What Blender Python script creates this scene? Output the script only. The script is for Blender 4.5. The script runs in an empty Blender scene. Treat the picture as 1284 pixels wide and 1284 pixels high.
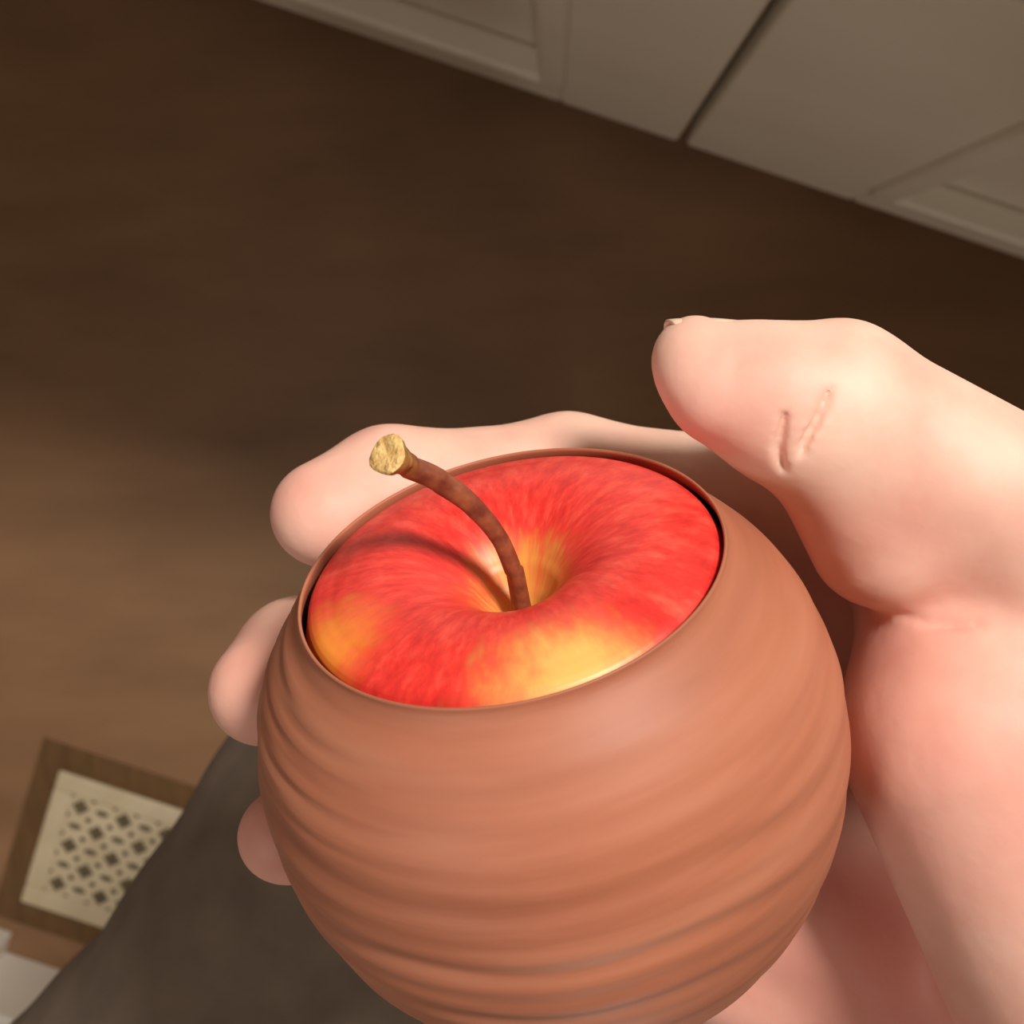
import bpy, bmesh, math, random
import numpy as np
from mathutils import Vector, Matrix

# ------------------------------------------------------------------ camera
# The upright edges of the cabinet doors meet in the nadir, at pixel (690, 415):
# the phone looks almost straight down from 1.31 m.
F = 1764.0
CAMH = 1.31
zc = np.array([-(690 - 642) / F, -(642 - 415) / F, 1.0]); zc /= np.linalg.norm(zc)
xc = np.array([1.0, 0, 0]) - zc[0] * zc; xc /= np.linalg.norm(xc)
yc = np.cross(zc, xc)
RW = np.array([xc, yc, zc])                     # camera axes -> world axes
CAM = np.array([0, 0, CAMH])

def c2w(p):                                     # camera-frame millimetres -> world metres
    return np.asarray(p, float) @ RW.T * 0.001 + CAM

def px(u, v, d):                                # pixel + depth in mm -> camera-frame mm
    return np.array([(u - 642) * d / F, (642 - v) * d / F, -d])

def px_z(u, v, z):                              # pixel -> world point on the level plane at height z
    r = np.array([(u - 642) / F, (642 - v) / F, -1.0]) @ RW.T
    return CAM + r * ((z - CAMH) / r[2])

scene = bpy.context.scene
COL = scene.collection
cam_data = bpy.data.cameras.new('camera')
cam = bpy.data.objects.new('camera', cam_data); COL.objects.link(cam)
M = Matrix([list(RW[0]) + [0], list(RW[1]) + [0], list(RW[2]) + [CAMH], [0, 0, 0, 1]])
cam.matrix_world = M
cam_data.sensor_width = 36; cam_data.lens = 36 * F / 1284
cam_data.clip_start = 0.01
cam_data.dof.use_dof = True; cam_data.dof.focus_distance = 0.205; cam_data.dof.aperture_fstop = 38
scene.camera = cam

# room axes on the floor: L runs along the cabinet front, N points towards the cabinet
L = np.array([0.949, -0.315, 0.0]); N = np.array([0.315, 0.949, 0.0])
def room(l, n, z): return L * l + N * n + np.array([0, 0, z])

# ------------------------------------------------------------------ light
w = bpy.data.worlds.new('world'); scene.world = w; w.use_nodes = True
w.node_tree.nodes['Background'].inputs[0].default_value = (1.0, 0.92, 0.82, 1)
w.node_tree.nodes['Background'].inputs[1].default_value = 0.02

def lamp(name, loc, power, radius, col):
    d = bpy.data.lights.new(name, 'POINT'); d.energy = power; d.shadow_soft_size = radius; d.color = col
    o = bpy.data.objects.new(name, d); o.location = loc; COL.objects.link(o); return o
WARM = (1.0, 0.935, 0.85)
cl = bpy.data.lights.new('ceiling_lamp', 'AREA'); cl.shape = 'DISK'; cl.size = 0.42; cl.energy = 58.0; cl.color = WARM
clo = bpy.data.objects.new('ceiling_lamp', cl); clo.location = room(0.37, 1.06, 2.52); COL.objects.link(clo)   # downlight beyond the counter
lamp('cabinet_fill', room(0.80, -1.45, 0.70), 7.0, 0.10, WARM)      # added fill light, unseen source, lifts the cabinet doors
lamp('hand_fill', (-0.40, -0.30, 1.72), 5.0, 0.08, WARM)       # added unseen fill that brightens hand, pot and apple

scene.view_settings.view_transform = 'Standard'
scene.view_settings.look = 'None'
scene.view_settings.exposure = 0.0
scene.view_settings.gamma = 1.0; scene.view_settings.use_curve_mapping = False

# ------------------------------------------------------------------ helpers
def srgb(r, g, b):
    f = lambda c: (c / 255 / 12.92) if c / 255 <= 0.04045 else ((c / 255 + 0.055) / 1.055) ** 2.4
    return (f(r), f(g), f(b), 1)

def new_mat(name):
    m = bpy.data.materials.new(name); m.use_nodes = True
    nt = m.node_tree; return m, nt, nt.nodes['Principled BSDF']

def nd(nt, t, **kw):
    n = nt.nodes.new(t)
    for k, v in kw.items():
        if k.startswith('i_'):
            key = k[2:]; key = int(key) if key.isdigit() else key.replace('_', ' ')
            n.inputs[key].default_value = v
        else: setattr(n, k, v)
    return n

def ramp(nt, fac, stops):
    r = nt.nodes.new('ShaderNodeValToRGB')
    while len(r.color_ramp.elements) < len(stops): r.color_ramp.elements.new(0.5)
    for e, (p, c) in zip(r.color_ramp.elements, stops): e.position = p; e.color = c
    nt.links.new(fac, r.inputs[0]); return r

def mixc(nt, fac, a, b):
    n = nt.nodes.new('ShaderNodeMix'); n.data_type = 'RGBA'
    for i, v in ((0, fac), (6, a), (7, b)):
        if hasattr(v, 'is_linked'): nt.links.new(v, n.inputs[i])
        else: n.inputs[i].default_value = v
    return n.outputs[2]

def math_n(nt, op, a, b=None, clamp=False):
    n = nt.nodes.new('ShaderNodeMath'); n.operation = op; n.use_clamp = clamp
    for i, v in enumerate((a, b)):
        if v is None: continue
        if hasattr(v, 'is_linked'): nt.links.new(v, n.inputs[i])
        else: n.inputs[i].default_value = v
    return n.outputs[0]

def bump(nt, bs, h, strength, dist):
    b = nd(nt, 'ShaderNodeBump', i_Strength=strength, i_Distance=dist)
    nt.links.new(h, b.inputs['Height']); nt.links.new(b.outputs[0], bs.inputs['Normal'])

def simple_mat(name, c1, c2, scale, rough, bmp=0.0, coord='Object', detail=4, stretch=None):
    m, nt, bs = new_mat(name)
    tc = nd(nt, 'ShaderNodeTexCoord'); src = tc.outputs[coord]
    if stretch:
        mp = nd(nt, 'ShaderNodeMapping'); mp.inputs['Scale'].default_value = stretch
        nt.links.new(src, mp.inputs[0]); src = mp.outputs[0]
    nz = nd(nt, 'ShaderNodeTexNoise', i_Scale=scale, i_Detail=detail); nt.links.new(src, nz.inputs[0])
    r = ramp(nt, nz.outputs[0], [(0.3, c1), (0.7, c2)])
    nt.links.new(r.outputs[0], bs.inputs['Base Color']); bs.inputs['Roughness'].default_value = rough
    if bmp: bump(nt, bs, nz.outputs[0], bmp, 0.002)
    return m

def mesh_obj(name, verts, faces, mat, parent=None, smooth=False, origin=None):
    """verts in world metres; origin = world point that becomes the object's origin"""
    verts = np.asarray(verts, float)
    o_w = np.zeros(3) if origin is None else np.asarray(origin, float)
    me = bpy.data.meshes.new(name); me.from_pydata((verts - o_w).tolist(), [], [tuple(int(i) for i in f) for f in faces]); me.update()
    if smooth: me.polygons.foreach_set('use_smooth', [True] * len(me.polygons))
    me.materials.append(mat)
    o = bpy.data.objects.new(name, me); COL.objects.link(o)
    if parent is not None:
        o.parent = parent; o.location = Vector(o_w) - parent.location
    else: o.location = o_w
    return o

def tag(o, label, cat, group=None):
    o['label'] = label; o['category'] = cat
    if group: o['group'] = group
    return o

def empty(name, loc):
    o = bpy.data.objects.new(name, None); o.location = loc; o.empty_display_size = 0.02; COL.objects.link(o); return o

def room_box(l0, l1, n0, n1, z0, z1):           # box along the room axes
    v = [room(l, n, z) for z in (z0, z1) for n in (n0, n1) for l in (l0, l1)]
    f = [(0, 2, 3, 1), (4, 5, 7, 6), (0, 1, 5, 4), (2, 6, 7, 3), (0, 4, 6, 2), (1, 3, 7, 5)]
    return v, f

def bevel(o, wdt, seg=2):
    b = o.modifiers.new('bevel', 'BEVEL'); b.width = wdt; b.segments = seg; b.limit_method = 'ANGLE'; return o

def box_obj(name, a, mat, parent=None, bv=0.0, kind=None):
    v, f = room_box(*a)
    o = mesh_obj(name, v, f, mat, parent, origin=room((a[0] + a[1]) / 2, (a[2] + a[3]) / 2, a[4]))
    if bv: bevel(o, bv)
    if kind: o['kind'] = kind
    return o

# ------------------------------------------------------------------ materials of the room
MAT_WALL = simple_mat('wall_paint', srgb(150, 142, 130), srgb(158, 150, 138), 6, 0.7)
MAT_TRIM = simple_mat('trim_paint', srgb(246, 239, 228), srgb(251, 246, 237), 9, 0.45)
MAT_CAB = simple_mat('cabinet_paint', srgb(232, 222, 206), srgb(240, 231, 216), 7, 0.4)
MAT_COUNTER = simple_mat('counter_stone', srgb(200, 190, 175), srgb(225, 216, 204), 40, 0.3)
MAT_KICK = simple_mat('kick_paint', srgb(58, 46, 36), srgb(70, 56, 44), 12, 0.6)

def floor_material():
    m, nt, bs = new_mat('brown_floor')
    tc = nd(nt, 'ShaderNodeTexCoord')
    mp = nd(nt, 'ShaderNodeMapping'); mp.inputs['Rotation'].default_value = (0, 0, math.radians(18.4)); mp.inputs['Scale'].default_value = (2.2, 7.0, 1)
    nt.links.new(tc.outputs['Object'], mp.inputs[0])
    n1 = nd(nt, 'ShaderNodeTexNoise', i_Scale=2.2, i_Detail=5, i_Roughness=0.55); nt.links.new(mp.outputs[0], n1.inputs[0])
    n2 = nd(nt, 'ShaderNodeTexNoise', i_Scale=9.0, i_Detail=3); nt.links.new(tc.outputs['Object'], n2.inputs[0])
    a = ramp(nt, n1.outputs[0], [(0.3, srgb(128, 93, 65)), (0.7, srgb(156, 116, 83))])
    c = mixc(nt, math_n(nt, 'MULTIPLY', n2.outputs[0], 0.5), a.outputs[0], srgb(140, 108, 74))
    nt.links.new(c, bs.inputs['Base Color']); bs.inputs['Roughness'].default_value = 0.5
    bump(nt, bs, n1.outputs[0], 0.08, 0.002)
    return m
MAT_FLOOR = floor_material()

# ------------------------------------------------------------------ room shell
CAB_N = 0.186                                   # cabinet door front, measured along N
box_obj('floor', (-2.0, 2.0, -1.8, 2.40, -0.05, 0.0), MAT_FLOOR, kind='structure')
box_obj('ceiling', (-2.0, 2.0, -1.8, 2.40, 2.60, 2.65), MAT_WALL, kind='structure')
box_obj('wall_back', (-2.0, 2.0, 2.40, 2.46, 0.0, 2.60), MAT_WALL, kind='structure')
box_obj('wall_front', (-2.0, 2.0, -1.86, -1.80, 0.0, 2.60), MAT_WALL, kind='structure')
box_obj('wall_right', (2.0, 2.06, -1.8, 2.40, 0.0, 2.60), MAT_WALL, kind='structure')
box_obj('wall_left', (-2.06, -2.0, -1.8, 2.40, 0.0, 2.60), MAT_WALL, kind='structure')

# corner of a partition wall beside the register, with its baseboard
PW = float(px_z(50, 1206, 0) @ N)
box_obj('wall_partition', (-2.0, -0.255, -1.79, PW - 0.016, 0.0, 2.60), MAT_WALL, kind='structure')
bb = box_obj('baseboard_partition', (-1.99, -0.240, PW - 0.015, PW, 0.0, 0.11), MAT_TRIM, bv=0.003, kind='structure')
lx = float(px_z(9, 1192, 0) @ L)
box_obj('trim_1', (lx - 0.09, lx, PW, PW + 0.021, 0.0, 0.16), MAT_TRIM, bv=0.002, kind='structure')

# ------------------------------------------------------------------ base cabinet
cab = empty('base_cabinet', room(0.1, CAB_N + 0.28, 0))
tag(cab, 'off-white painted base cabinet with recessed-panel doors', 'cabinet')
KZ, TOPZ = 0.075, 0.80
box_obj('body', (-0.90, 1.60, CAB_N + 0.029, 0.735, KZ, TOPZ), MAT_CAB, cab)
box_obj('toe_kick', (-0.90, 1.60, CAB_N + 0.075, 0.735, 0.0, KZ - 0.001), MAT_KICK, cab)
gap = float(px_z(851, 190, KZ) @ L)
lp = float(px_z(702, 130, KZ) @ L)              # inner edge of the left door's stile
rp = float(px_z(1066, 258, KZ) @ L)             # inner edge of the right door's stile
def door(l0, l1, sl, sr, rail):
    n0, n1 = CAB_N, CAB_N + 0.028
    z0, z1 = KZ, TOPZ - 0.012
    d = empty('door', room((l0 + l1) / 2, CAB_N, z0)); d.parent = cab; d.location = Vector(room((l0 + l1) / 2, CAB_N, z0)) - cab.location
    def b(name, a, bv=0.0035):
        v, f = room_box(*a); org = room((a[0] + a[1]) / 2, (a[2] + a[3]) / 2, a[4])
        me = mesh_obj(name, v, f, MAT_CAB, None, origin=org); me.parent = d
        me.location = Vector(org) - Vector(room((l0 + l1) / 2, CAB_N, z0))
        bevel(me, bv, 3); return me
    b('stile', (l0, l0 + sl, n0, n1, z0, z1)); b('stile', (l1 - sr, l1, n0, n1, z0, z1))
    b('rail', (l0 + sl, l1 - sr, n0, n1, z0, z0 + rail)); b('rail', (l0 + sl, l1 - sr, n0, n1, z1 - rail, z1))
    b('panel', (l0 + sl - 0.004, l1 - sr + 0.004, n0 + 0.020, n1 - 0.001, z0 + rail - 0.004, z1 - rail + 0.004), 0.001)
    # moulding strips around the panel
    for a in ((l0 + sl - 0.004, l0 + sl + 0.018), (l1 - sr - 0.018, l1 - sr + 0.004)):
        b('moulding', (a[0], a[1], n0 - 0.006, n0 + 0.0202, z0 + rail, z1 - rail), 0.005)
    b('moulding', (l0 + sl - 0.004, l1 - sr + 0.004, n0 - 0.006, n0 + 0.0202, z0 + rail - 0.004, z0 + rail + 0.018), 0.005)
door(gap - 0.50, gap - 0.004, 0.10, gap - 0.004 - lp, 0.085)
door(gap + 0.004, gap + 0.56, rp - gap - 0.004, 0.10, 0.085)
door(gap - 1.0, gap - 0.508, 0.10, 0.10, 0.085)
door(gap + 0.568, gap + 1.12, 0.10, 0.10, 0.085)
ct = box_obj('countertop', (-0.92, 1.62, CAB_N - 0.030, 0.738, TOPZ + 0.001, TOPZ + 0.035), MAT_COUNTER, bv=0.006)
tag(ct, 'pale stone countertop overhanging the cabinet doors', 'countertop')

# ------------------------------------------------------------------ floor register
def register():
    mat = simple_mat('cream_enamel', srgb(196, 178, 146), srgb(210, 194, 164), 30, 0.45)
    shade_mat = simple_mat('shade_strip', srgb(92, 64, 34), srgb(112, 80, 44), 14, 0.5, stretch=(6, 1, 1))
    dark = simple_mat('duct_dark', srgb(98, 84, 62), srgb(112, 96, 72), 20, 0.8)
    c0 = px_z(75, 965, 0.004)
    l0, n1 = float(c0 @ L), float(c0 @ N)
    S, LEN = 0.140, 0.300
    n0, l1 = n1 - S, l0 + LEN
    r = empty('floor_register', room((l0 + l1) / 2, (n0 + n1) / 2, 0))
    tag(r, 'cream metal floor register with pierced grille set in brown floor', 'floor vent')
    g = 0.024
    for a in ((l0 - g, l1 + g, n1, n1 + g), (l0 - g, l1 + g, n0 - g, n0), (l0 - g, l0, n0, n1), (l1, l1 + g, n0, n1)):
        box_obj('shade_surround', (a[0], a[1], a[2], a[3], 0.0002, 0.002), shade_mat, r)  # dark brown strips stand in for the shadow around the register
    b = 0.019
    for a in ((l0, l1, n1 - b, n1), (l0, l1, n0, n0 + b), (l0, l0 + b, n0 + b, n1 - b), (l1 - b, l1, n0 + b, n1 - b)):
        box_obj('frame', (a[0], a[1], a[2], a[3], 0.0022, 0.0075), mat, r, bv=0.002)
    box_obj('duct', (l0 + b, l1 - b, n0 + b, n1 - b, 0.0003, 0.0012), dark, r)
    # pierced plate: a grid of cells, each with one hole whose shape alternates
    gl0, gl1, gn0, gn1 = l0 + b, l1 - b, n0 + b, n1 - b
    nl, nn = 12, 5
    V, Fc = [], []
    for i in range(nl):
        for j in range(nn):
            ca = gl0 + (i + 0.5) * (gl1 - gl0) / nl; cb = gn0 + (j + 0.5) * (gn1 - gn0) / nn
            ha, hb = (gl1 - gl0) / nl / 2, (gn1 - gn0) / nn / 2
            big = (i + j) % 2 == 0
            ra, rb = (ha * 0.68, hb * 0.68) if big else (ha * 0.62, hb * 0.30)
            base = len(V); K = 16
            for z in (0.0060, 0.0035):
                for ring in (0, 1):
                    for k in range(K):
                        a = 2 * math.pi * (k + 0.5) / K
                        if ring == 0:
                            q = max(abs(math.cos(a)), abs(math.sin(a)))
                            V.append(room(ca + ha * math.cos(a) / q, cb + hb * math.sin(a) / q, z))
                        else:
                            s = 1 + (0.18 * math.cos(4 * a) if big else 0)
                            V.append(room(ca + ra * s * math.cos(a), cb + rb * s * math.sin(a), z))
            for k in range(K):
                k2 = (k + 1) % K
                Fc.append((base + k, base + k2, base + K + k2, base + K + k))
                Fc.append((base + K + k, base + K + k2, base + 3 * K + k2, base + 3 * K + k))
            # corners of the cell
    for i in range(nl + 1):
        ca = gl0 + i * (gl1 - gl0) / nl; base = len(V); t = 0.0012
    gr = mesh_obj('grille', V, Fc, mat, r, origin=room((l0 + l1) / 2, (n0 + n1) / 2, 0.003))
    return r
register()

# ------------------------------------------------------------------ pot and apple: shared frame
C = px(692, 921, 217.0)                          # middle of the pot, camera-frame mm
R0 = 44.7
nv = np.array([-0.200, 0.818, 0.522]); nv /= np.linalg.norm(nv)
ax = np.array([1.0, 0, 0]) - nv[0] * nv; ax /= np.linalg.norm(ax)
ay = np.cross(nv, ax)
AX = np.array([ax, ay, nv])                      # rows: local axes in camera frame
RIM_H, RIM_R, BOT = 33.0, 30.4, 51.0
def p_local2cam(q): return np.asarray(q) @ AX + C

def pot_frame_matrix(origin_local):
    o = c2w(p_local2cam(np.array(origin_local)))
    A = RW @ AX.T                                # local -> world rotation
    return Matrix([[A[i][0], A[i][1], A[i][2], o[i]] for i in range(3)] + [[0, 0, 0, 1]])

def lathe(name, prof, seg, mat, matrix, disp=None, close=True):
    """prof: (r, h) in mm along local z; returns an object whose local z is the pot axis"""
    V, Fc = [], []
    n = len(prof)
    for k in range(seg):
        a = 2 * math.pi * k / seg
        for i, (r, h) in enumerate(prof):
            dr = disp(a, h, i) if disp else 0.0
            V.append(((r + dr) * math.cos(a) / 1000, (r + dr) * math.sin(a) / 1000, h / 1000))
    for k in range(seg):
        k2 = (k + 1) % seg
        for i in range(n - 1):
            Fc.append((k * n + i, k2 * n + i, k2 * n + i + 1, k * n + i + 1))
    bm = bmesh.new()
    vs = [bm.verts.new(v) for v in V]
    for f in Fc: bm.faces.new([vs[i] for i in f])
    bmesh.ops.remove_doubles(bm, verts=bm.verts, dist=1e-6)
    bmesh.ops.recalc_face_normals(bm, faces=bm.faces)
    me = bpy.data.meshes.new(name); bm.to_mesh(me); bm.free()
    me.polygons.foreach_set('use_smooth', [True] * len(me.polygons))
    me.materials.append(mat)
    o = bpy.data.objects.new(name, me); COL.objects.link(o); o.matrix_world = matrix
    return o

def pot_outer(h):                                # outer radius at height h above the middle
    if h >= 0:
        t = h / RIM_H                            # flattened shoulder that ends in the lip
        rr = math.sqrt(max(0, R0 * R0 - h * h))
        return rr * (1 - t ** 10) + t ** 10 * (RIM_R + 0.55)
    return R0 * math.sqrt(max(0.0, 1 - (h / -BOT) ** 2))

def pot_material():
    m, nt, bs = new_mat('brown_clay')
    tc = nd(nt, 'ShaderNodeTexCoord')
    def noise(scale, sc, det=4, rough=0.5):
        mp = nd(nt, 'ShaderNodeMapping'); mp.inputs['Scale'].default_value = sc; mp.inputs['Rotation'].default_value = (0, TILT, 0)
        nt.links.new(tc.outputs['Object'], mp.inputs[0])
        z = nd(nt, 'ShaderNodeTexNoise', i_Scale=scale, i_Detail=det, i_Roughness=rough); nt.links.new(mp.outputs[0], z.inputs[0]); return z.outputs[0]
    TILT = math.radians(7)
    band = noise(1.0, (12, 12, 130), 4, 0.55)
    fine = noise(1.0, (16, 16, 700), 3)
    blot = noise(26, (1, 1, 1), 3)
    c = ramp(nt, band, [(0.28, srgb(142, 80, 56)), (0.50, srgb(174, 106, 78)), (0.70, srgb(192, 128, 100))])
    c2 = mixc(nt, math_n(nt, 'MULTIPLY', blot, 0.55), c.outputs[0], srgb(198, 120, 86))
    c3 = mixc(nt, math_n(nt, 'MULTIPLY', fine, 0.30), c2, srgb(140, 92, 78))
    nt.links.new(c3, bs.inputs['Base Color'])
    bs.inputs['Roughness'].default_value = 0.55
    bs.inputs['Subsurface Weight'].default_value = 0.08
    bs.inputs['Subsurface Radius'].default_value = (0.003, 0.0012, 0.0008)
    bs.inputs['Subsurface Scale'].default_value = 1.0
    bump(nt, bs, band, 0.15, 0.0012)
    return m

def make_pot():
    prof = []
    hs = np.concatenate([np.linspace(-BOT, -BOT * 0.9, 10), np.linspace(-BOT * 0.9, RIM_H - 0.5, 120)[1:]])
    for h in hs: prof.append((pot_outer(h), h))
    n_out = len(prof)
    # rounded lip, then the inside wall
    rl = prof[-1][0]
    for t in np.linspace(0.15, 1.0, 7):
        a = t * math.pi
        prof.append((RIM_R + 0.28 + 0.28 * math.cos(a), RIM_H - 0.5 + 0.4 * math.sin(a)))
    for h in np.linspace(RIM_H - 2.5, -BOT + 4.5, 30):
        ro = pot_outer(h); prof.append((min(max(0.0, ro - 0.55 - 3.0 * min(1.0, (RIM_H - h) / 20)), RIM_R + max(0, (RIM_H - h)) * 1.2) if h > -BOT + 4.6 else 0.0, h))
    prof[0] = (0.0, prof[0][1])
    prof[-1] = (0.0, prof[-1][1])
    def disp(a, h, i):
        if i == 0 or i >= n_out or h < -BOT * 0.96: return 0.0
        fade = min(1.0, max(0.0, (RIM_H - 0.6 - h) / 4.0))
        left = 0.5 + 0.5 * math.cos(a - math.radians(200))           # creases gather on the left of the front
        mid = 0.5 + 0.5 * math.cos(a - math.radians(245))
        wob = 1.8 * math.cos(a) + 0.5 * math.sin(2 * a + 1.1) + 0.4 * math.sin(3 * a + 2) + 0.2 * math.sin(7 * a)
        sm = lambda x: math.sin(x) + 0.35 * math.sin(2 * x + 0.8)
        d = (0.06 + 0.22 * mid) * sm(h * 0.55 + 1.6 * wob) * math.exp(-((h + 2) / 24.0) ** 2)
        d += 0.10 * mid * math.sin(h * 1.25 + 2.0 * wob + 1.0)
        up = math.exp(-((h - 22) / 8.0) ** 2)
        d += up * left ** 10 * (0.24 * math.sin(h * 1.7 + 1.4 * wob) + 0.16 * math.sin(h * 2.9 - 1.5 * wob))
        back = 0.5 + 0.5 * math.cos(a - math.radians(125))
        d += 0.25 * back ** 2 * math.sin(h * 1.9 + wob) * math.exp(-((h - 30) / 4.0) ** 2)
        return d * fade
    o = lathe('round_pot', prof, 220, pot_material(), pot_frame_matrix((0, 0, 0)), disp)
    return tag(o, 'round reddish-brown pot with wrinkled bands holding the apple', 'pot')
make_pot()

# ------------------------------------------------------------------ apple
def apple_material():
    m, nt, bs = new_mat('apple_skin')
    tc = nd(nt, 'ShaderNodeTexCoord'); P = tc.outputs['Object']
    sp = nd(nt, 'ShaderNodeSeparateXYZ'); nt.links.new(P, sp.inputs[0])
    xy = nd(nt, 'ShaderNodeCombineXYZ'); nt.links.new(sp.outputs[0], xy.inputs[0]); nt.links.new(sp.outputs[1], xy.inputs[1])
    ln = nd(nt, 'ShaderNodeVectorMath', operation='LENGTH'); nt.links.new(xy.outputs[0], ln.inputs[0]); rad = ln.outputs['Value']
    nm = nd(nt, 'ShaderNodeVectorMath', operation='NORMALIZE'); nt.links.new(xy.outputs[0], nm.inputs[0])
    cm = nd(nt, 'ShaderNodeCombineXYZ'); s2 = nd(nt, 'ShaderNodeSeparateXYZ'); nt.links.new(nm.outputs[0], s2.inputs[0])
    nt.links.new(s2.outputs[0], cm.inputs[0]); nt.links.new(s2.outputs[1], cm.inputs[1])
    nt.links.new(math_n(nt, 'MULTIPLY', rad, 22.0), cm.inputs[2])
    st = nd(nt, 'ShaderNodeTexNoise', i_Scale=9.0, i_Detail=5, i_Roughness=0.65); nt.links.new(cm.outputs[0], st.inputs[0])
    st2 = nd(nt, 'ShaderNodeTexNoise', i_Scale=26.0, i_Detail=3); nt.links.new(cm.outputs[0], st2.inputs[0])
    bl = nd(nt, 'ShaderNodeTexNoise', i_Scale=70.0, i_Detail=3); nt.links.new(P, bl.inputs[0])
    red = ramp(nt, st.outputs[0], [(0.28, srgb(204, 36, 34)), (0.5, srgb(234, 56, 48)), (0.72, srgb(244, 92, 74))])
    red2 = mixc(nt, math_n(nt, 'MULTIPLY', math_n(nt, 'SUBTRACT', st2.outputs[0], 0.45, True), 1.0), red.outputs[0], srgb(168, 22, 24))
    # yellow ground colour: in the stalk cavity and on two patches
    def blob(x, y, r, soft):
        d = nd(nt, 'ShaderNodeVectorMath', operation='DISTANCE'); nt.links.new(xy.outputs[0], d.inputs[0]); d.inputs[1].default_value = (x, y, 0)
        jit = math_n(nt, 'MULTIPLY', math_n(nt, 'SUBTRACT', bl.outputs[0], 0.5), 0.010)
        jit2 = math_n(nt, 'MULTIPLY', math_n(nt, 'SUBTRACT', st.outputs[0], 0.5), 0.012)
        dd = math_n(nt, 'ADD', math_n(nt, 'ADD', d.outputs['Value'], jit), jit2)
        mr = nd(nt, 'ShaderNodeMapRange', i_1=r - soft, i_2=r + soft, i_3=1.0, i_4=0.0); mr.interpolation_type = 'SMOOTHSTEP'
        nt.links.new(dd, mr.inputs[0]); return mr.outputs[0]
    cav = blob(0.000, 0.001, 0.0065, 0.0035)
    front = blob(0.0085, -0.0290, 0.0088, 0.0062)
    left = blob(-0.0265, -0.0135, 0.0060, 0.0055)
    c = mixc(nt, math_n(nt, 'MULTIPLY', front, 0.9), red2, srgb(246, 192, 104))
    c = mixc(nt, math_n(nt, 'MULTIPLY', left, 0.85), c, srgb(252, 156, 56))
    c = mixc(nt, math_n(nt, 'MULTIPLY', cav, 0.90), c, srgb(228, 168, 78))
    nt.links.new(c, bs.inputs['Base Color'])
    bs.inputs['Roughness'].default_value = 0.42
    bs.inputs['Subsurface Weight'].default_value = 0.12
    bs.inputs['Subsurface Radius'].default_value = (0.004, 0.0015, 0.0008); bs.inputs['Subsurface Scale'].default_value = 1.0
    return m

def catmull(pts, n):
    pts = [np.array(p, float) for p in pts]; pts = [2 * pts[0] - pts[1]] + pts + [2 * pts[-1] - pts[-2]]
    out = []
    for i in range(1, len(pts) - 2):
        for k in range(n):
            t = k / n; a, b, c, d = pts[i - 1:i + 3]
            out.append(0.5 * (2 * b + (c - a) * t + (2 * a - 5 * b + 4 * c - d) * t * t + (3 * b - a - 3 * c + d) * t ** 10))
    out.append(pts[-2]); return np.array(out)

def tube(path, radii, seg, squash=None):
    """closed tube: returns verts, faces"""
    path = np.asarray(path); T = np.gradient(path, axis=0); T /= np.linalg.norm(T, axis=1)[:, None]
    u = np.cross(T[0], [0.3, 0.2, 1.0]); u /= np.linalg.norm(u)
    V, Fc = [], []
    for i, p in enumerate(path):
        u = u - T[i] * (u @ T[i]); u /= np.linalg.norm(u); v = np.cross(T[i], u)
        for k in range(seg):
            a = 2 * math.pi * k / seg; r = radii[i] if not callable(radii) else radii(i / (len(path) - 1), a)
            V.append(p + r * (math.cos(a) * u + math.sin(a) * v))
    n = len(path)
    for i in range(n - 1):
        for k in range(seg):
            k2 = (k + 1) % seg
            Fc.append((i * seg + k, i * seg + k2, (i + 1) * seg + k2, (i + 1) * seg + k))
    Fc.append(tuple(range(seg))[::-1]); Fc.append(tuple((n - 1) * seg + k for k in range(seg)))
    return np.array(V), Fc

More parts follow.
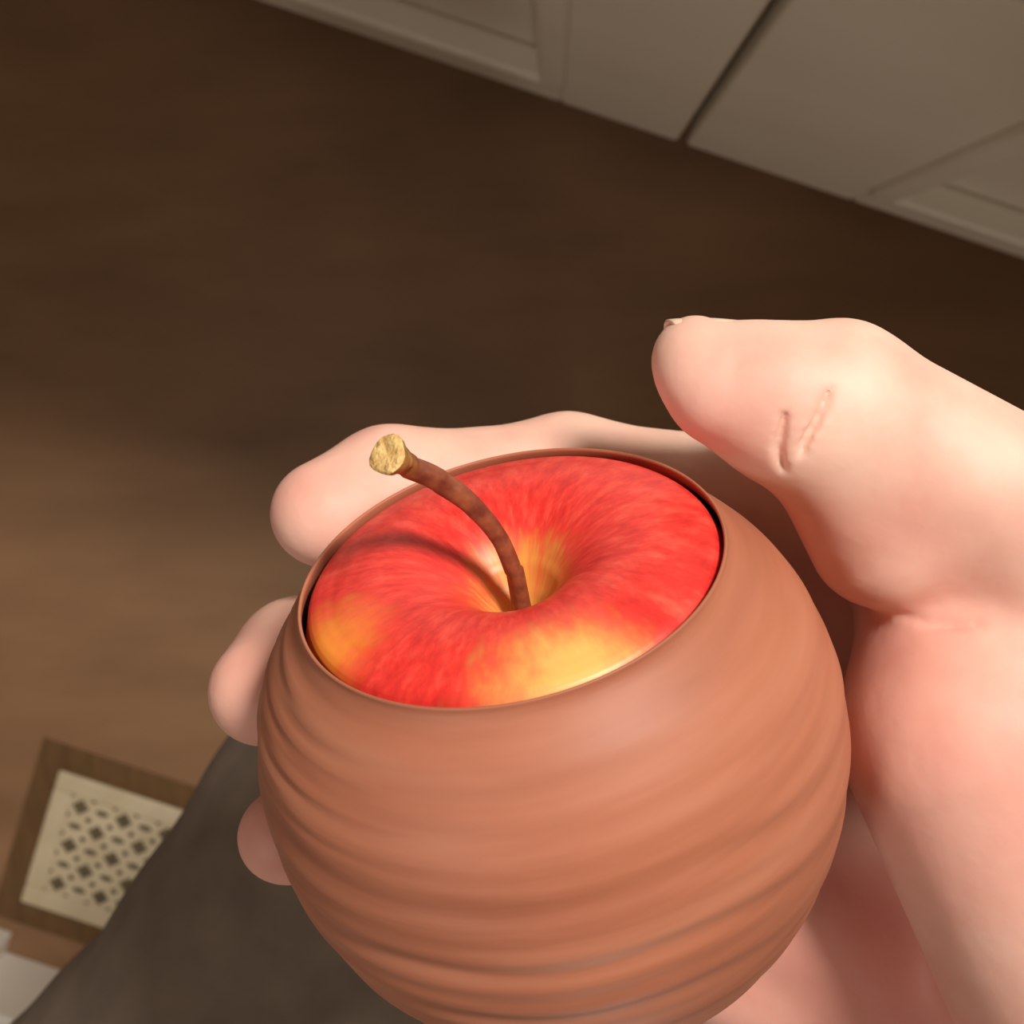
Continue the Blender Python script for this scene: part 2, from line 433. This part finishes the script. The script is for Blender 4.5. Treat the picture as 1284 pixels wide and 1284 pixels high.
def make_apple():
    # heights relative to the rim plane
    pr = [(0, -12.0), (1.2, -11.6), (2.8, -10.2), (4.6, -7.6), (7.0, -4.2), (10, -1.4), (13.5, 0.6), (17, 1.6), (20.5, 1.8), (24, 1.3), (27, 0.4),
          (29.2, -0.4), (30.2, -1.2), (30.8, -2.6), (32.2, -6.0), (34.6, -12), (36, -19), (36.2, -27), (34.8, -37), (32, -46), (27.5, -55), (22, -61.5), (16, -65), (11, -65.6), (6, -63.5), (2, -60.5), (0, -60)]
    prof = [(max(0, float(a) * 0.98), float(b)) for a, b in catmull(pr, 5)]
    prof[0] = (0.0, prof[0][1]); prof[-1] = (0.0, prof[-1][1])
    def disp(a, h, i):
        r = prof[i][0]
        return 0.012 * r * math.cos(5 * a + 0.7) * min(1, r / 8) * max(0.0, min(1, abs(r - 29.9) / 4)) 
    o = lathe('apple', prof, 160, apple_material(), pot_frame_matrix((0, 0, RIM_H)), disp)
    tag(o, 'red apple with yellow patches and a curved stem seated in the pot', 'apple')
    # stem
    pts = [px(657, 786, 206), px(655, 765, 204), px(643, 715, 200), px(622, 670, 196.5), px(590, 632, 193), px(550, 602, 190), px(512, 583, 187.0), px(495, 574, 184.0), px(486, 570, 180.5)]
    path = catmull(pts, 6)
    def rad(t, a):
        base = 1.6 - 0.35 * math.sin(min(1, t / 0.6) * math.pi) + 1.15 * max(0, (t - 0.72) / 0.28) ** 1.6
        if t < 0.08: base += 0.5 * (1 - t / 0.08)
        return base * (1 + 0.05 * math.sin(3 * a + 7 * t) + 0.03 * math.sin(5 * a + 2))
    V, Fc = tube(path, rad, 20)
    m, nt, bs = new_mat('stem_bark')
    tc = nd(nt, 'ShaderNodeTexCoord')
    nz = nd(nt, 'ShaderNodeTexNoise', i_Scale=420.0, i_Detail=4); nt.links.new(tc.outputs['Object'], nz.inputs[0])
    at = nd(nt, 'ShaderNodeAttribute'); at.attribute_name = 'along'
    c0 = ramp(nt, nz.outputs[0], [(0.3, srgb(104, 44, 28)), (0.7, srgb(150, 80, 50))])
    c1 = ramp(nt, nz.outputs[0], [(0.3, srgb(120, 84, 36)), (0.7, srgb(196, 152, 78))])
    nt.links.new(mixc(nt, at.outputs['Fac'], c0.outputs[0], c1.outputs[0]), bs.inputs['Base Color'])
    bs.inputs['Roughness'].default_value = 0.5
    bump(nt, bs, nz.outputs[0], 0.5, 0.0004)
    W = c2w(V)
    s = mesh_obj('stem', W, Fc[:-1], m, None, smooth=True, origin=c2w(pts[0]))
    al = s.data.attributes.new('along', 'FLOAT', 'POINT')
    n = len(path)
    al.data.foreach_set('value', [min(1, max(0, ((i // 20) / (n - 1) - 0.70) / 0.2)) for i in range(len(V))])
    # cut end: a slightly domed, paler disc
    base = len(V) - 20; end = W[base:]; cen = end.mean(0); tdir = W[base:].mean(0) - W[base - 20:base].mean(0); tdir /= np.linalg.norm(tdir)
    CV = [end[k] for k in range(20)] + [cen + 0.86 * (end[k] - cen) + tdir * 0.0004 for k in range(20)] + [cen + 0.5 * (end[k] - cen) + tdir * 0.0002 for k in range(20)] + [cen + tdir * 0.0001]
    CF = [(q * 20 + k, q * 20 + (k + 1) % 20, (q + 1) * 20 + (k + 1) % 20, (q + 1) * 20 + k) for q in (0, 1) for k in range(20)] + [(40 + k, 40 + (k + 1) % 20, 60) for k in range(20)]
    mc = simple_mat('stem_cut', srgb(196, 150, 84), srgb(244, 208, 140), 600, 0.6, 0.6)
    cap = mesh_obj('cut_end', CV, CF, mc, None, smooth=True, origin=c2w(pts[-1]))
    bpy.context.view_layer.update()
    s.parent = o; s.matrix_parent_inverse = o.matrix_world.inverted()
    cap.parent = s; cap.matrix_parent_inverse = (o.matrix_world @ o.matrix_world.inverted() @ Matrix.Translation(s.location)).inverted()
    cap['label'] = 'pale cut end of the stem'
make_apple()

# ------------------------------------------------------------------ the hand: a distance field, meshed
VOX = 0.6
LO = np.array([-62.0, -178.0, -314.0]); HI = np.array([176.0, 46.0, -190.0])
SH = tuple(np.ceil((HI - LO) / VOX).astype(int) + 1)
GX = [LO[i] + VOX * np.arange(SH[i], dtype=np.float32) for i in range(3)]
BIG = np.float32(25.0)
def field(): return np.full(SH, BIG, np.float32)

def sub(lo, hi):
    s = []
    for i in range(3):
        a = max(0, int((lo[i] - LO[i]) / VOX)); b = min(SH[i], int((hi[i] - LO[i]) / VOX) + 2); s.append(slice(a, max(a, b)))
    return tuple(s)

def rcone(a, b, r1, r2, sl):
    a = np.asarray(a, np.float32); b = np.asarray(b, np.float32)
    X = GX[0][sl[0]][:, None, None] - a[0]; Y = GX[1][sl[1]][None, :, None] - a[1]; Z = GX[2][sl[2]][None, None, :] - a[2]
    ba = b - a; l2 = float(ba @ ba)
    t = np.clip((X * ba[0] + Y * ba[1] + Z * ba[2]) / l2, 0, 1)
    d = np.sqrt((X - ba[0] * t) ** 2 + (Y - ba[1] * t) ** 2 + (Z - ba[2] * t) ** 2)
    return d - (r1 + (r2 - r1) * t)

def ellip(c, axes, radii, sl):
    c = np.asarray(c, np.float32)
    X = GX[0][sl[0]][:, None, None] - c[0]; Y = GX[1][sl[1]][None, :, None] - c[1]; Z = GX[2][sl[2]][None, None, :] - c[2]
    k0 = 0; k1 = 0
    for a, r in zip(axes, radii):
        q = X * np.float32(a[0]) + Y * np.float32(a[1]) + Z * np.float32(a[2])
        k0 = k0 + (q / r) ** 2; k1 = k1 + (q / (r * r)) ** 2
    k0 = np.sqrt(k0); k1 = np.sqrt(k1) + 1e-6
    return k0 * (k0 - 1) / k1

def smin(a, b, k):
    h = np.clip(k - np.abs(a - b), 0, None) / k
    return np.minimum(a, b) - h * h * (k / 4)

def add_cone(fl, a, b, r1, r2, k):
    a = np.asarray(a, float); b = np.asarray(b, float); m = max(r1, r2) + 14
    sl = sub(np.minimum(a, b) - m, np.maximum(a, b) + m)
    fl[sl] = smin(fl[sl], rcone(a, b, r1, r2, sl), k)

def add_ell(fl, c, axes, radii, k):
    c = np.asarray(c, float); m = max(radii) + 14; sl = sub(c - m, c + m)
    fl[sl] = smin(fl[sl], ellip(c, axes, radii, sl), k)

def chain(fl, pts, radii, k):
    for i in range(len(pts) - 1): add_cone(fl, pts[i], pts[i + 1], radii[i], radii[i + 1], k)

WRIST = np.array([108.0, -92.0, -268.0]); ELBOW = np.array([205.0, -215.0, -297.0])
FD = (ELBOW - WRIST) / np.linalg.norm(ELBOW - WRIST)
MCP = {'index': (42, 3, -259), 'middle': (40, -19, -271), 'ring': (38, -42, -272), 'little': (34, -63, -263)}
hand = field()
# palm: metacarpals fanning out of the wrist
for k_, r_ in (('index', 11.5), ('middle', 11.5), ('ring', 11.0), ('little', 10.5)):
    q = WRIST + (np.array(MCP[k_]) - np.array(MCP['middle'])) * 0.42 - FD * 12
    add_cone(hand, MCP[k_], q, r_, 13.5, 9)
add_cone(hand, WRIST - FD * 14, WRIST + FD * 20, 18, 19, 12)
side = np.cross(FD, [0, 0, 1.0]); side /= np.linalg.norm(side)
for s in (-1, 1):
    add_cone(hand, WRIST + side * s * 10 - FD * 8, WRIST + side * s * 11 + FD * 58, 14.5, 19, 12)
# heel of the little-finger side
add_cone(hand, (42, -86, -276), (88, -106, -274), 15, 18.0, 12)
# ball of the thumb
add_cone(hand, (96, -76, -231), (73.5, -36, -224), 24.5, 21, 12)
add_cone(hand, (100, -62, -240), (84, -6, -220), 17, 14.0, 10)
add_cone(hand, (74, -26, -232), (66, -4, -236), 15, 10, 10)
# web between thumb and index
add_cone(hand, (70, -2, -236), (50, 6, -252), 9, 9.5, 12)
# thumb
T_MCP, T_IP, T_TIP = np.array([82, -2, -218.]), px(1052, 500, 212), px(874, 468, 210)
thumb = field()
add_cone(thumb, T_MCP, T_IP, 14.0, 11.2, 8)
add_cone(thumb, T_IP, px(960, 492, 210.5), 11.0, 9.8, 4)
add_cone(thumb, px(960, 492, 210.5), px(871, 449, 209), 9.8, 6.3, 4)
add_cone(thumb, px(960, 505, 209), px(897, 492, 208), 9.4, 7.0, 5)
add_cone(thumb, px(1035, 545, 212.5), px(1108, 668, 221), 10.2, 12.0, 8)
fing = field()
def finger(pts, radii):
    fl = field(); chain(fl, pts, radii, 7)
    # pads between the joints, on the side towards the pot
    for i in range(len(pts) - 1):
        m = (np.array(pts[i], float) + np.array(pts[i + 1], float)) / 2; d = C - m; d /= np.linalg.norm(d)
        r = (radii[i] + radii[i + 1]) / 2
        a = m + (np.array(pts[i], float) - m) * 0.45 + d * 1.6; b = m + (np.array(pts[i + 1], float) - m) * 0.45 + d * 1.6
        add_cone(fl, a, b, r * 0.93, r * 0.93, 4)
    # slight knuckles
    for i in (1, 2):
        p = np.array(pts[i], float); d = p - C; d /= np.linalg.norm(d); add_cone(fl, p + d * 0.3, p + d * 0.4, radii[i] * 0.99, radii[i] * 0.99, 3)
    return fl
FING = {
 'index': ([MCP['index'], px(712, 594, 252), px(488, 612, 241.5), px(405, 644, 233.5)], [10.5, 9.3, 9.1, 8.7]),
 'middle': ([MCP['middle'], (-14, -20, -269), px(376, 830, 246), px(327, 868, 235)], [10.5, 9.6, 9.7, 8.7]),
 'ring': ([MCP['ring'], (4, -51, -274), px(420, 1035, 254), px(356, 1049, 239)], [10.2, 9.2, 8.4, 7.8]),
 'little': ([MCP['little'], (8, -74, -263), px(545, 1180, 253), px(500, 1180, 243)], [9.4, 8.2, 7.3, 6.4]),
}
for k_, (p_, r_) in FING.items():
    fing = smin(fing, finger(p_, r_), 1.2)
hand = smin(hand, fing, 5.0)
hand = smin(hand, thumb, 5.0)
# flesh gives way to the pot: keep a hair's gap from its outside
X = GX[0][:, None, None] - np.float32(C[0]); Y = GX[1][None, :, None] - np.float32(C[1]); Z = GX[2][None, None, :] - np.float32(C[2])
Hh = X * np.float32(nv[0]) + Y * np.float32(nv[1]) + Z * np.float32(nv[2])
Q2 = X * X + Y * Y + Z * Z - Hh * Hh
Hs = np.where(Hh < 0, Hh * np.float32(R0 / BOT), Hh)
potd = np.sqrt(Q2 + Hs * Hs) - np.float32(R0 + 0.9)
del X, Y, Z, Q2, Hs, Hh
hand = -smin(-hand, potd, 1.5)

def sample(fl, P):
    g = (np.asarray(P) - LO) / VOX; i = np.clip(np.floor(g).astype(int), 0, np.array(SH) - 2); f = g - i
    out = 0
    for dx in (0, 1):
        for dy in (0, 1):
            for dz in (0, 1):
                wgt = (f[..., 0] if dx else 1 - f[..., 0]) * (f[..., 1] if dy else 1 - f[..., 1]) * (f[..., 2] if dz else 1 - f[..., 2])
                out = out + wgt * fl[i[..., 0] + dx, i[..., 1] + dy, i[..., 2] + dz]
    return out

def on_surface(u, v):
    ds = np.arange(191.0, 300.0, 0.25); P = np.array([px(u, v, d) for d in ds])
    ok = ((P > LO + 1) & (P < HI - 1)).all(1); s = np.where(ok, sample(hand0, np.clip(P, LO + 1, HI - 1)), 9)
    k = np.argmax(s < 0); return P[k] if s[k] < 0 else None

hand0 = hand.copy()
CREASES = [  # pixel polylines on the skin, width and depth in mm
 ([(985, 515), (980, 540), (977, 566), (983, 590)], 0.5, 1.0),
 ([(1042, 484), (1026, 522), (1010, 552), (1003, 570)], 0.5, 0.9),
 ([(1126, 772), (1180, 782), (1236, 784)], 0.8, 0.5),
]
for pl, wd, dp in CREASES:
    pp = [on_surface(*q) for q in pl]; pp = [q for q in pp if q is not None]
    if len(pp) < 2: continue
    pp = catmull(pp, 4)
    for i in range(len(pp) - 1):
        a, b = pp[i], pp[i + 1]
        m = 8; sl = sub(np.minimum(a, b) - m, np.maximum(a, b) + m)
        t = min(i, len(pp) - 2 - i) / (len(pp) / 2.0); rr = wd * (0.45 + 0.55 * min(1, 2 * t))
        lift = wd - dp
        toC = -np.array(a) / np.linalg.norm(a) * lift
        hand[sl] = -smin(-hand[sl], rcone(a + toC, b + toC, rr, rr, sl), 0.7)

def surface_nets(fl):
    s = fl < 0
    nx, ny, nz = fl.shape
    cnt = sum(s[dx:nx - 1 + dx, dy:ny - 1 + dy, dz:nz - 1 + dz].astype(np.int8) for dx in (0, 1) for dy in (0, 1) for dz in (0, 1))
    ci = np.argwhere((cnt > 0) & (cnt < 8))
    idx = np.full((nx - 1, ny - 1, nz - 1), -1, np.int32); idx[ci[:, 0], ci[:, 1], ci[:, 2]] = np.arange(len(ci))
    acc = np.zeros((len(ci), 3)); n = np.zeros(len(ci))
    corners = [(a, b, c) for a in (0, 1) for b in (0, 1) for c in (0, 1)]
    vals = {c: fl[ci[:, 0] + c[0], ci[:, 1] + c[1], ci[:, 2] + c[2]].astype(float) for c in corners}
    for c in corners:
        for axn in range(3):
            if c[axn] == 0:
                e = list(c); e[axn] = 1; e = tuple(e)
                m = (vals[c] < 0) != (vals[e] < 0)
                t = vals[c][m] / (vals[c][m] - vals[e][m])
                p = np.tile(np.array(c, float), (m.sum(), 1)); p[:, axn] = t
                acc[m] += p; n[m] += 1
    V = (ci + acc / n[:, None]) * VOX + LO
    quads = []
    for axn in range(3):
        b, c = [(1, 2), (2, 0), (0, 1)][axn]
        s0 = [slice(None)] * 3; s1 = [slice(None)] * 3; s0[axn] = slice(0, -1); s1[axn] = slice(1, None)
        ch = s[tuple(s0)] != s[tuple(s1)]
        ei = np.argwhere(ch)
        ei = ei[(ei[:, b] > 0) & (ei[:, c] > 0) & (ei[:, b] < fl.shape[b] - 1) & (ei[:, c] < fl.shape[c] - 1)]
        q = []
        for db, dc in ((-1, -1), (0, -1), (0, 0), (-1, 0)):
            e = ei.copy(); e[:, b] += db; e[:, c] += dc; q.append(idx[e[:, 0], e[:, 1], e[:, 2]])
        q = np.stack(q, 1)
        inside = s[ei[:, 0], ei[:, 1], ei[:, 2]]
        q[~inside] = q[~inside][:, ::-1]
        quads.append(q)
    return V, np.concatenate(quads)

HV, HF = surface_nets(hand)
E = np.concatenate([HF[:, [0, 1]], HF[:, [1, 2]], HF[:, [2, 3]], HF[:, [3, 0]]]); E = np.concatenate([E, E[:, ::-1]])
for it in range(3):
    acc = np.stack([np.bincount(E[:, 0], HV[E[:, 1], k], len(HV)) for k in range(3)], 1); n = np.bincount(E[:, 0], minlength=len(HV))
    HV = HV + 0.35 * (acc / n[:, None] - HV)
# pinker where blood shows: fingertips, heel and knuckle folds
flush = np.zeros(len(HV))
for p, r, wgt in [(FING['index'][0][3], 16, .5), (FING['middle'][0][3], 18, .55), (FING['ring'][0][3], 16, .7), (px(880, 480, 208), 16, .25), (px(1180, 960, 225), 34, .6), (px(1100, 1270, 250), 36, .8), (px(1020, 620, 225), 14, .5), (px(1180, 720, 215), 18, .35)]:
    flush = np.maximum(flush, wgt * np.exp(-(((HV - p) ** 2).sum(1)) / (r * r)))

def skin_material():
    m, nt, bs = new_mat('skin')
    tc = nd(nt, 'ShaderNodeTexCoord'); P = tc.outputs['Object']
    n1 = nd(nt, 'ShaderNodeTexNoise', i_Scale=48.0, i_Detail=5); nt.links.new(P, n1.inputs[0])
    n2 = nd(nt, 'ShaderNodeTexNoise', i_Scale=380.0, i_Detail=3); nt.links.new(P, n2.inputs[0])
    at = nd(nt, 'ShaderNodeAttribute'); at.attribute_name = 'flush'
    a = ramp(nt, n1.outputs[0], [(0.3, srgb(224, 168, 150)), (0.7, srgb(243, 206, 186))])
    c = mixc(nt, at.outputs['Fac'], a.outputs[0], srgb(226, 140, 126))
    nt.links.new(c, bs.inputs['Base Color'])
    bs.inputs['Roughness'].default_value = 0.56
    bs.inputs['Subsurface Weight'].default_value = 0.25
    bs.inputs['Subsurface Radius'].default_value = (0.0036, 0.0013, 0.0007); bs.inputs['Subsurface Scale'].default_value = 1.0
    n3 = nd(nt, 'ShaderNodeTexNoise', i_Scale=130.0, i_Detail=3); nt.links.new(P, n3.inputs[0])
    bump(nt, bs, math_n(nt, 'ADD', math_n(nt, 'MULTIPLY', n2.outputs[0], 0.25), n3.outputs[0]), 0.16, 0.0014)
    return m
SKIN = skin_material()
person = empty('person', c2w(ELBOW))
tag(person, 'person in dark grey trousers cradling the brown pot in an open palm', 'person')
ho = mesh_obj('hand', c2w(HV), HF, SKIN, person, smooth=True, origin=c2w(WRIST))
fa = ho.data.attributes.new('flush', 'FLOAT', 'POINT'); fa.data.foreach_set('value', flush)

# nails: thin curved plates over the finger ends
NAIL = simple_mat('nail', srgb(236, 196, 172), srgb(244, 212, 190), 200, 0.3)
def nail(tip, prev, back, wid, length, rad, fwd=0.25):
    tip = np.array(tip, float); d = tip - np.array(prev, float); d /= np.linalg.norm(d)
    b = np.array(back, float); b -= d * (b @ d); b /= np.linalg.norm(b); s = np.cross(d, b)
    V, Fc = [], []; nu, nw = 9, 9
    for th in (0.0, 0.55):
        for i in range(nu):
            t = i / (nu - 1)
            for j in range(nw):
                a = (j / (nw - 1) - 0.5) * 2
                ang = a * wid / rad * (0.80 + 0.20 * math.sin(math.pi * min(1, t * 1.3)))
                edge = 1 - 0.16 * a * a * (1 if t > 0.5 else -0.4)
                V.append(tip + d * (length * (t - (1 - fwd)) * edge) + (rad - th - 1.4 * t * t) * (math.cos(ang) * b + math.sin(ang) * s))
    g = nu * nw
    for i in range(nu - 1):
        for j in range(nw - 1):
            q = i * nw + j; Fc.append((q, q + 1, q + nw + 1, q + nw)); Fc.append((g + q, g + q + nw, g + q + nw + 1, g + q + 1))
    ring = [j for j in range(nw)] + [i * nw + nw - 1 for i in range(1, nu)] + [(nu - 1) * nw + j for j in range(nw - 2, -1, -1)] + [i * nw for i in range(nu - 2, 0, -1)]
    for k in range(len(ring)):
        p, q = ring[k], ring[(k + 1) % len(ring)]; Fc.append((p, p + g, q + g, q))
    W = c2w(np.array(V)); org = W.mean(0)
    me = mesh_obj('nail', W, Fc, NAIL, None, smooth=True, origin=org); me.parent = ho
    me.location = Vector(org) - Vector(c2w(WRIST)); return me
nail(px(871, 449, 209), px(960, 462, 210.5), (0.1, 1.0, -0.15), 5.4, 11.5, 6.5, 0.43)
for k_ in ('index', 'middle', 'ring', 'little'):
    p_, r_ = FING[k_]; nail(p_[3], p_[2], (np.array(p_[3]) - C) / 54 + np.array([0, 0, -1.3]), 5.0 * r_[3] / 7.6, 10.5, r_[3] + 0.35, 0.28)

# sleeve end further up the forearm
CLOTH = simple_mat('dark_cloth', srgb(116, 100, 88), srgb(132, 114, 100), 60, 0.9, 0.2)
sp_ = [WRIST + FD * t for t in np.linspace(48, 260, 16)]
V, Fc = tube(sp_, lambda t, a: 30 + 9 * t + 0.8 * math.sin(3 * a + 14 * t) + 0.6 * math.sin(22 * t), 40)
mesh_obj('sleeve', c2w(V), Fc, CLOTH, person, smooth=True, origin=c2w(ELBOW))

# ------------------------------------------------------------------ trouser leg below the hand
def leg():
    k = px(575, 1050, 500.0); hip_dir = np.array([-0.613, -0.790, 0.0])
    knee_w = c2w(k); h1 = c2w(k + hip_dir * 430.0)
    ank = np.array([knee_w[0] + 0.03, knee_w[1] - 0.10, 0.03])
    global VOX, LO, HI, SH, GX
    VOX = 5.0
    k3, h3, a3 = knee_w * 1000, (h1 + np.array([0, 0, -0.03])) * 1000, ank * 1000
    allp = np.array([k3, h3, a3]); LO = allp.min(0) - 115; HI = allp.max(0) + 115; LO[2] = -10.0
    SH = tuple(np.ceil((HI - LO) / VOX).astype(int) + 1)
    GX = [LO[i] + VOX * np.arange(SH[i], dtype=np.float32) for i in range(3)]
    fl = np.full(SH, np.float32(60.0), np.float32); full = (slice(None),) * 3
    fl = smin(fl, rcone(h3, k3, 92, 79, full), 20)
    fl = smin(fl, rcone(k3 + np.array([0, 0, -12]), a3 + np.array([0, 0, 40]), 78, 60, full), 40)
    V, Fq = surface_nets(fl)
    ax_ = (k3 - h3) / np.linalg.norm(k3 - h3); t = (V - h3) @ ax_
    cen = h3 + np.outer(t, ax_); rd = V - cen; rn = np.linalg.norm(rd, axis=1)[:, None] + 1e-6; ang = np.arctan2(rd[:, 2], rd @ np.cross(ax_, [0, 0, 1.0]))
    wv = 1.6 * np.sin(0.055 * t + 2.2 * np.sin(ang)) + 1.2 * np.sin(0.02 * t + 3 * ang) + 0.8 * np.sin(0.13 * t - 2 * ang)
    V = V + rd / rn * wv[:, None]
    V[:, 2] = np.maximum(V[:, 2], 2.0)
    mesh_obj('trouser_leg', V / 1000, Fq, CLOTH, person, smooth=True, origin=knee_w)
leg()
